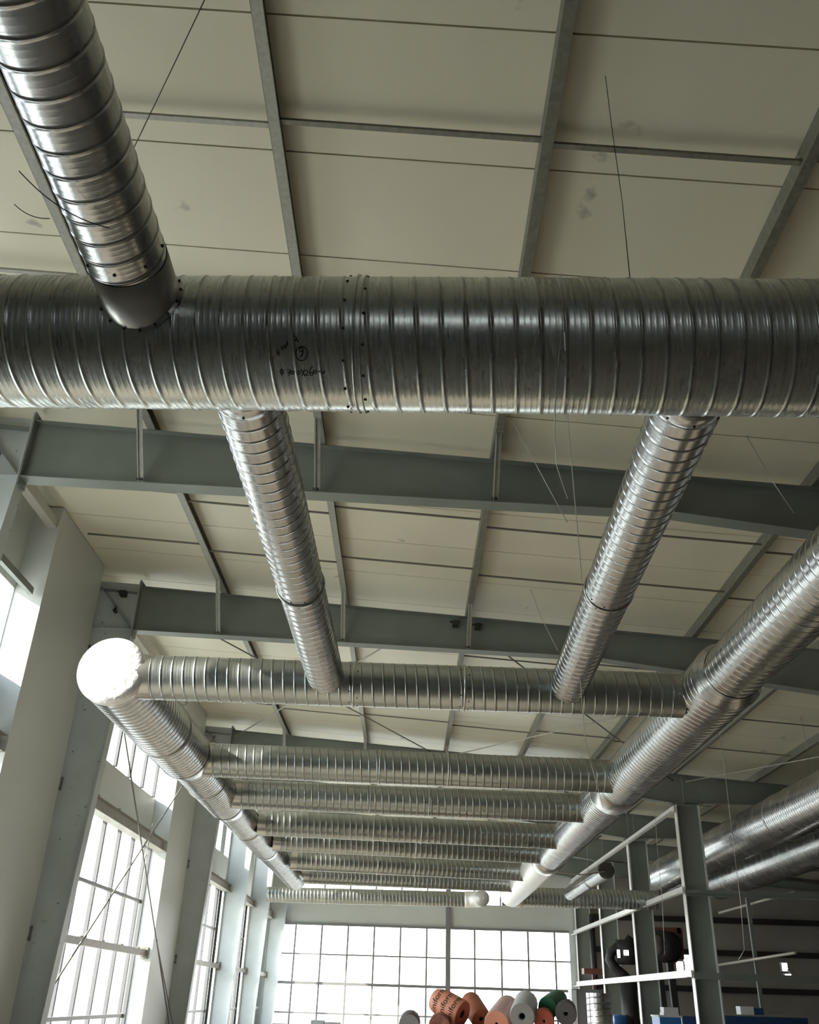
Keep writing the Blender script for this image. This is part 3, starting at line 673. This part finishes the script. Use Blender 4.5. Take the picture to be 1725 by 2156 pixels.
wire('pale wire hanging right of the rail duct in front of the big ducts', [at(1500, 1400, Y=20), at(1515, 1540, Y=20), at(1530, 1650, Y=20), at(1545, 1780, Y=20), at(1560, 1900, Y=20), at(1568, 2000, Y=20), at(1556, 2020, Y=20)], .007)
wire('pale wire hanging between the two inner posts', [at(1377, 1640, Y=30), at(1380, 1720, Y=30), at(1385, 1790, Y=30), at(1395, 1900, Y=30), at(1400, 2010, Y=30)], .008)
wire('thin cord looping at the left edge by the overhead branch duct', curve(at(30, 430, Z=5.2), at(105, 460, Z=5.2), .03), .0025, M_DWIRE)
wire('dark cord draped across the overhead branch duct', curve(at(40, 360, Z=4.56), at(230, 480, Z=4.54), .05), .0025, M_DWIRE)
# clamps on the second rafter web
for k, (px, py) in enumerate(((960, 1315), (1007, 1321), (262, 1252))):
    p = at(px, py, Y=17.0)
    t = thing('beam_clamp', ['small dark clamp on the second rafter left of its middle strut', 'small dark clamp on the second rafter right of its middle strut', 'small dark clamp in the knee of the second frame'][k], 'clamp')
    obj('body', B((p.x - .07, p.x + .05, 16.88, 17.04, p.z - .05, p.z + .05)), M_BOLT, t); obj('bolt', tube(bmesh.new(), [(p.x - .12, 16.93, p.z + .03), (p.x + .08, 16.93, p.z + .03)], .02, 6), M_BOLT, t)

# ------------------------------------------------------------------ things on the floor at the far end
M_CLOTH_G = mat('grey felt', (.42, .41, .40), .9, noise=(30, .15)); M_WRAPW = mat('white plastic wrap', (.72, .72, .76), .35, bump=(8, .4))
M_ORANGE = mat('orange printed wrap', (.95, .40, .26), .5, bump=(7, .3)); M_RED = mat('red wrap', (.55, .12, .07), .5, bump=(9, .5))
M_PINK = mat('pink wrap', (.95, .66, .64), .5, bump=(9, .4)); M_GREEN = mat('green wrap', (.03, .20, .10), .4, bump=(9, .7))
M_DGREY = mat('dark grey felt', (.16, .145, .15), .9, noise=(30, .15)); M_OBROWN = mat('orange brown wrap', (.50, .17, .09), .5, bump=(9, .6))
M_HOLE = mat('core interior', (.03, .03, .03), .9); M_STRIPE = mat('red brown mottled wrap', (.42, .17, .13), .5, noise=(9, .6), bump=(9, .5))
def roll(label, p0, p1, r, wrap, face, hole=.25, taper=1.0):
    p0, p1 = Vector(p0), Vector(p1); t = thing('fabric_roll', label, 'roll', (0, 0, 0), None); t.matrix_world = frame_of(p0, p1); L = (p1 - p0).length
    rnd = random.Random(label)
    bm = bmesh.new(); rings = []
    for i, (rr, z) in enumerate([(r * .93, 0), (r, .03), (r * 1.0, L * .3), (r * .99, L * .7), (r * taper, L - .04), (r * .9 * taper, L)]):
        rings.append([bm.verts.new((math.cos(2 * PI * k / 32) * rr * (1 + .02 * math.sin(3 * k + i)), math.sin(2 * PI * k / 32) * rr * (1 + .02 * math.sin(3 * k + i)), z)) for k in range(32)])
    for a, b in zip(rings, rings[1:]):
        for k in range(32): bm.faces.new((a[k], a[(k + 1) % 32], b[(k + 1) % 32], b[k]))
    placed('wrap', bm, wrap, I4, t)
    placed('end_face', lathe(bmesh.new(), [(r * .94, -.002), (r * hole * 1.5, -.004), (r * hole, .0), (r * hole, L), (r * .93 * taper, L)], 32), face, I4, t)
    placed('core', lathe(bmesh.new(), [(r * hole * .98, .01), (r * hole * .7, .012), (r * hole * .68, .15), (.001, .16)], 24), M_HOLE, I4, t)
    return t
YR = 19.0
def R(label, a, b, rpx, wrap, face, ya=YR, yb=YR + 1.1, **k):
    p, q = at(*a, Y=ya), at(*b, Y=yb); return roll(label, p, q, rpx / FPX * (ya * .88 + .3), wrap, face, **k)
R('grey felt roll with hollow core leaning on top of the pile', (1100, 2140), (1108, 2112), 26, M_WRAPW, M_CLOTH_G, 18.6, 19.9)
R('green plastic wrapped bundle at the right of the pile', (1153, 2122), (1180, 2102), 21, M_GREEN, M_GREEN, 19.3, 20.0, hole=.1, taper=.8)
R('dark grey roll end at the far right of the pile', (1192, 2134), (1192, 2126), 22, M_DGREY, M_DGREY, 18.7, 19.9, hole=.2)
R('dull red roll under the green bundle', (1146, 2150), (1147, 2140), 21, M_RED, M_RED, 18.7, 19.8, hole=.12)
R('pink wrapped roll with orange end left of the grey one', (1046, 2156), (1070, 2122), 26, M_PINK, M_ORANGE, 18.7, 19.9, hole=.12)
oroll = R('orange wrapped roll with printed words on top of the pile', (974, 2136), (917, 2104), 27, M_ORANGE, M_RED, 19.0, 19.35, hole=.3, taper=.85)
R('orange brown roll behind the printed orange one', (1014, 2146), (990, 2108), 21, M_OBROWN, M_OBROWN, 19.5, 20.1, hole=.2)
R('mottled red brown roll below the printed orange one', (925, 2160), (930, 2150), 22, M_STRIPE, M_STRIPE, 18.6, 19.8, hole=.1)
R('grey roll at the far left of the pile', (862, 2160), (864, 2150), 22, M_DGREY, M_CLOTH_G, 18.7, 19.9, hole=.15)
for z0 in range(3):      # lower layers that carry the pile
    for k in range(7 - z0 if z0 < 2 else 6):
        x = -.35 + .235 * z0 + .5 * k
        roll(f'wrapped roll low in the pile, {ORDW[z0]} layer from the floor, {ORDW[k]} from the left', (x, 18.75, .23 + .39 * z0), (x, 19.9, .23 + .39 * z0), .225, [M_PINK, M_DGREY, M_STRIPE][(k + z0) % 3], [M_ORANGE, M_DGREY, M_STRIPE][(k + z0) % 3], hole=.12)
# printed words on the orange roll
cu_ = bpy.data.curves.new('word_print', 'FONT'); cu_.body = 'uniform'; cu_.size = .16; cu_.extrude = .001
tmp = bpy.data.objects.new('word_print', cu_); col.objects.link(tmp)
dg = bpy.context.evaluated_depsgraph_get(); me0 = bpy.data.meshes.new_from_object(tmp.evaluated_get(dg)); col.objects.unlink(tmp); bpy.data.objects.remove(tmp)
RO = 27 / FPX * (19 * .88 + .3)
camdir = (oroll.matrix_world.inverted().to_3x3() @ (CAM - oroll.matrix_world.translation)); abase = math.atan2(camdir.y, camdir.x)
for k in range(3):
    me = me0.copy()
    for v in me.vertices:
        a = abase + .15 + (v.co.x - .27) / RO * 1.0; z = .06 + .19 * k + v.co.y; v.co = Vector((math.cos(a) * (RO * 1.028), math.sin(a) * (RO * 1.028), z))
    o = bpy.data.objects.new('printed_word', me); col.objects.link(o); me.materials.append(M_INK); o.parent = oroll
# standing spiral duct, cabinet
p = at(1260, 2090, Y=23.6)
duct('standing_duct', 'bright spiral duct section standing upright on the floor by the posts', (p.x, 23.6, 0), (p.x, 23.6, 1.86), .28, M_DUCT2, seg=48)
t = thing('cabinet', 'plain pale grey cabinet left of the standing duct section', 'cabinet', (0, 0, 0))
a, b = at(1203, 2082, Y=25), at(1236, 2082, Y=25)
obj('body', B((a.x, b.x + .3, 24.9, 25.5, 0, a.z)), M_WIN, t); obj('side_panel', B((a.x - .02, a.x + .10, 24.86, 24.9, .05, a.z - .02)), M_WHITE, t)
def crate(name, label, x0, x1, y, px0, px1, pyt, d, m, base=0.0, lid=None, cat='box'):
    p, q = at(px0, pyt, Y=y), at(px1, pyt, Y=y); t = thing(name, label, cat)
    obj('body', B((p.x, q.x, y, y + d, base, p.z)), m, t)
    if lid: obj('lid', B((p.x - .03, q.x + .03, y - .03, y + d, p.z, p.z + .04)), lid, t)
    return p.z
Yc = 26.0
h = crate('blue_cabinet', 'bright blue cabinet with pale top at the lower right', 0, 0, Yc, 1389, 1434, 2141, .8, M_BLUE, 0, M_WHITE, 'cabinet')
p = at(1398, 2136, Y=Yc + .1); q = at(1430, 2136, Y=Yc + .1)
tag(obj('carton', B((p.x, q.x, Yc + .1, Yc + .5, h + .04, h + .10)), M_WHITE), 'flat white carton lying on the bright blue cabinet', 'box')
tag(obj('carton', B((p.x + .02, q.x, Yc + .12, Yc + .5, h + .10, h + .22)), M_WHITE), 'taller white carton stacked on the flat one', 'box')
h = crate('blue_cabinet', 'long dark blue cabinet row at the lower right edge', 0, 0, 30.0, 1520, 1700, 2138, 1.0, M_DBLUE, 0, M_DARKPANEL, 'cabinet')
p = at(1561, 2136, Y=30.1); q = at(1589, 2136, Y=30.1)
tag(obj('carton', B((p.x, q.x, 30.1, 30.5, h + .04, h + .08)), M_WHITE), 'flat white carton lying on the long dark blue cabinets', 'box')
tag(obj('carton', B((p.x, q.x, 30.1, 30.5, h + .08, h + .25)), M_WHITE), 'square white carton standing on the long dark blue cabinets', 'box')
tag(obj('carton', B((q.x + .02, q.x + .28, 30.1, 30.5, h + .04, h + .22)), M_DBLUE), 'small blue carton beside the square white one', 'box')
h = crate('blue_cabinet', 'dark blue cabinet just right of the bright blue one', 0, 0, 30.2, 1436, 1478, 2139, .8, M_DBLUE, 0, None, 'cabinet')
# blue motor and dark machine
p = at(1307, 2150, Y=26)
t = thing('motor', 'small blue electric motor low beside the second inner post', 'motor')
obj('stand', B((p.x - .25, p.x + .5, 25.8, 26.4, 0, p.z - .14)), M_BLACK, t)
obj('housing', tube(bmesh.new(), [(p.x - .16, 26, p.z), (p.x + .14, 26, p.z)], .14, 20), M_BLUE, t, True); obj('end_bell', tube(bmesh.new(), [(p.x + .14, 26, p.z), (p.x + .34, 26, p.z)], [.16, .1], 20), M_BLACK, t, True)
# brown frame with dark drum ducts
def P40(x, y): return at(x, y, Y=40)
t = thing('equipment_frame', 'red brown steel frame holding dark fittings behind the inner posts', 'frame')
for nm, a, b, wd in (('top_beam', (1335, 1958), (1433, 1960), .22), ('side_post', (1430, 1955), (1434, 2020), .22), ('bottom_beam', (1335, 2016), (1425, 2020), .22)):
    obj(nm, bar(bmesh.new(), P40(*a), P40(*b), wd), M_BROWN, t)
for (x, y) in ((1386, 2022), (1410, 2022)):
    p = P40(x, y); obj('leg', bar(bmesh.new(), (p.x, 40, p.z), (p.x + .1, 40, 0), .24), M_BLACK, t)
t = thing('drum_fan', 'dark drum shaped fan hung in the red brown frame', 'fan')
p = P40(1400, 1993)
obj('drum', tube(bmesh.new(), [p + Vector((-.35, -.2, 0)), p + Vector((.25, .2, 0))], [.55, .62], 28), M_BLACK, t, True)
obj('inlet_cone', tube(bmesh.new(), [p + Vector((-.65, -.45, -.1)), p + Vector((-.35, -.22, 0))], [.15, .42], 24), M_WIN, t, True)
obj('hanger', B((p.x - .05, p.x + .05, 39.95, 40.05, p.z + .5, P40(1400, 1960).z)), M_BLACK, t)
t = thing('bent_pipe', 'black bent exhaust pipe curling down between the inner posts', 'pipe')
obj('pipe', tube(bmesh.new(), [P40(x, y) for x, y in ((1330, 1975), (1318, 1992), (1300, 1995), (1287, 2005), (1284, 2020), (1295, 2038), (1312, 2052), (1322, 2062))], .19, 16), M_BLACK, t, True)
obj('fan_box', tube(bmesh.new(), [P40(1325, 2005) + Vector((-.5, 0, 0)), P40(1325, 2005) + Vector((.4, 0, 0))], .45, 20), M_BLACK, t, True)
obj('down_pipe', tube(bmesh.new(), [P40(1322, 2062), (P40(1322, 2062).x, 40, 0)], .33, 16), M_BLACK, t, True)
for k, (x, y, wd, hh, yy) in enumerate(((1303, 2008, .10, .28, 39.5), (1319, 2006, .18, .18, 39.5), (1653, 2036, .14, .20, 28.8), (1660, 2054, .16, .07, 28.8))):
    p = at(x, y, Y=yy)
    t = thing('lamp', ['narrow lit lamp left on the black bent pipe', 'round lit lamp right on the black bent pipe', 'upper lit lamp at the far right edge', 'lower small lit lamp at the far right edge'][k], 'lamp')
    obj('housing', B((p.x - wd / 2 - .02, p.x + wd / 2 + .02, yy + .01, yy + .12, p.z - hh / 2 - .02, p.z + hh / 2 + .02)), M_BLACK, t)
    if k > 1: obj('arm', bar(bmesh.new(), (p.x, yy + .05, p.z), (p.x, 28.05, 2.42), .03), M_BLACK, t)
    obj('lit_face', B((p.x - wd / 2, p.x + wd / 2, yy - .01, yy + .01, p.z - hh / 2, p.z + hh / 2)), M_LAMP, t)
# dark upright pipes by the far post, brown bracket
p = at(1245, 1930, Y=44)
tag(obj('upright_pipe', tube(bmesh.new(), [(p.x, 44, 0), (p.x, 44, 5.2)], .12, 14), M_BLACK, None, True), 'black upright pipe beside the farthest inner post', 'pipe')
p = at(1250, 2045, Y=43)
t = thing('wall_bracket', 'brown bracket with a pale sack on it by the farthest inner post', 'bracket')
obj('shelf', B((p.x - .45, p.x + .5, 42.7, 43.3, p.z - .12, p.z + .10)), M_BROWN, t); obj('support', B((p.x - .06, p.x + .06, 42.95, 43.05, 0, p.z - .12)), M_BROWN, t)
p = at(655, 2148, Y=30); q = at(682, 2148, Y=30)
tag(obj('white_bin', B((p.x, q.x, 30, 30.5, 0, p.z)), M_WHITE), 'left one of two white bins at the foot of the end window', 'box')
p = at(684, 2152, Y=30); q = at(716, 2152, Y=30)
tag(obj('white_bin', B((p.x, q.x, 30, 30.5, 0, p.z)), M_WHITE), 'right one of two white bins at the foot of the end window', 'box')
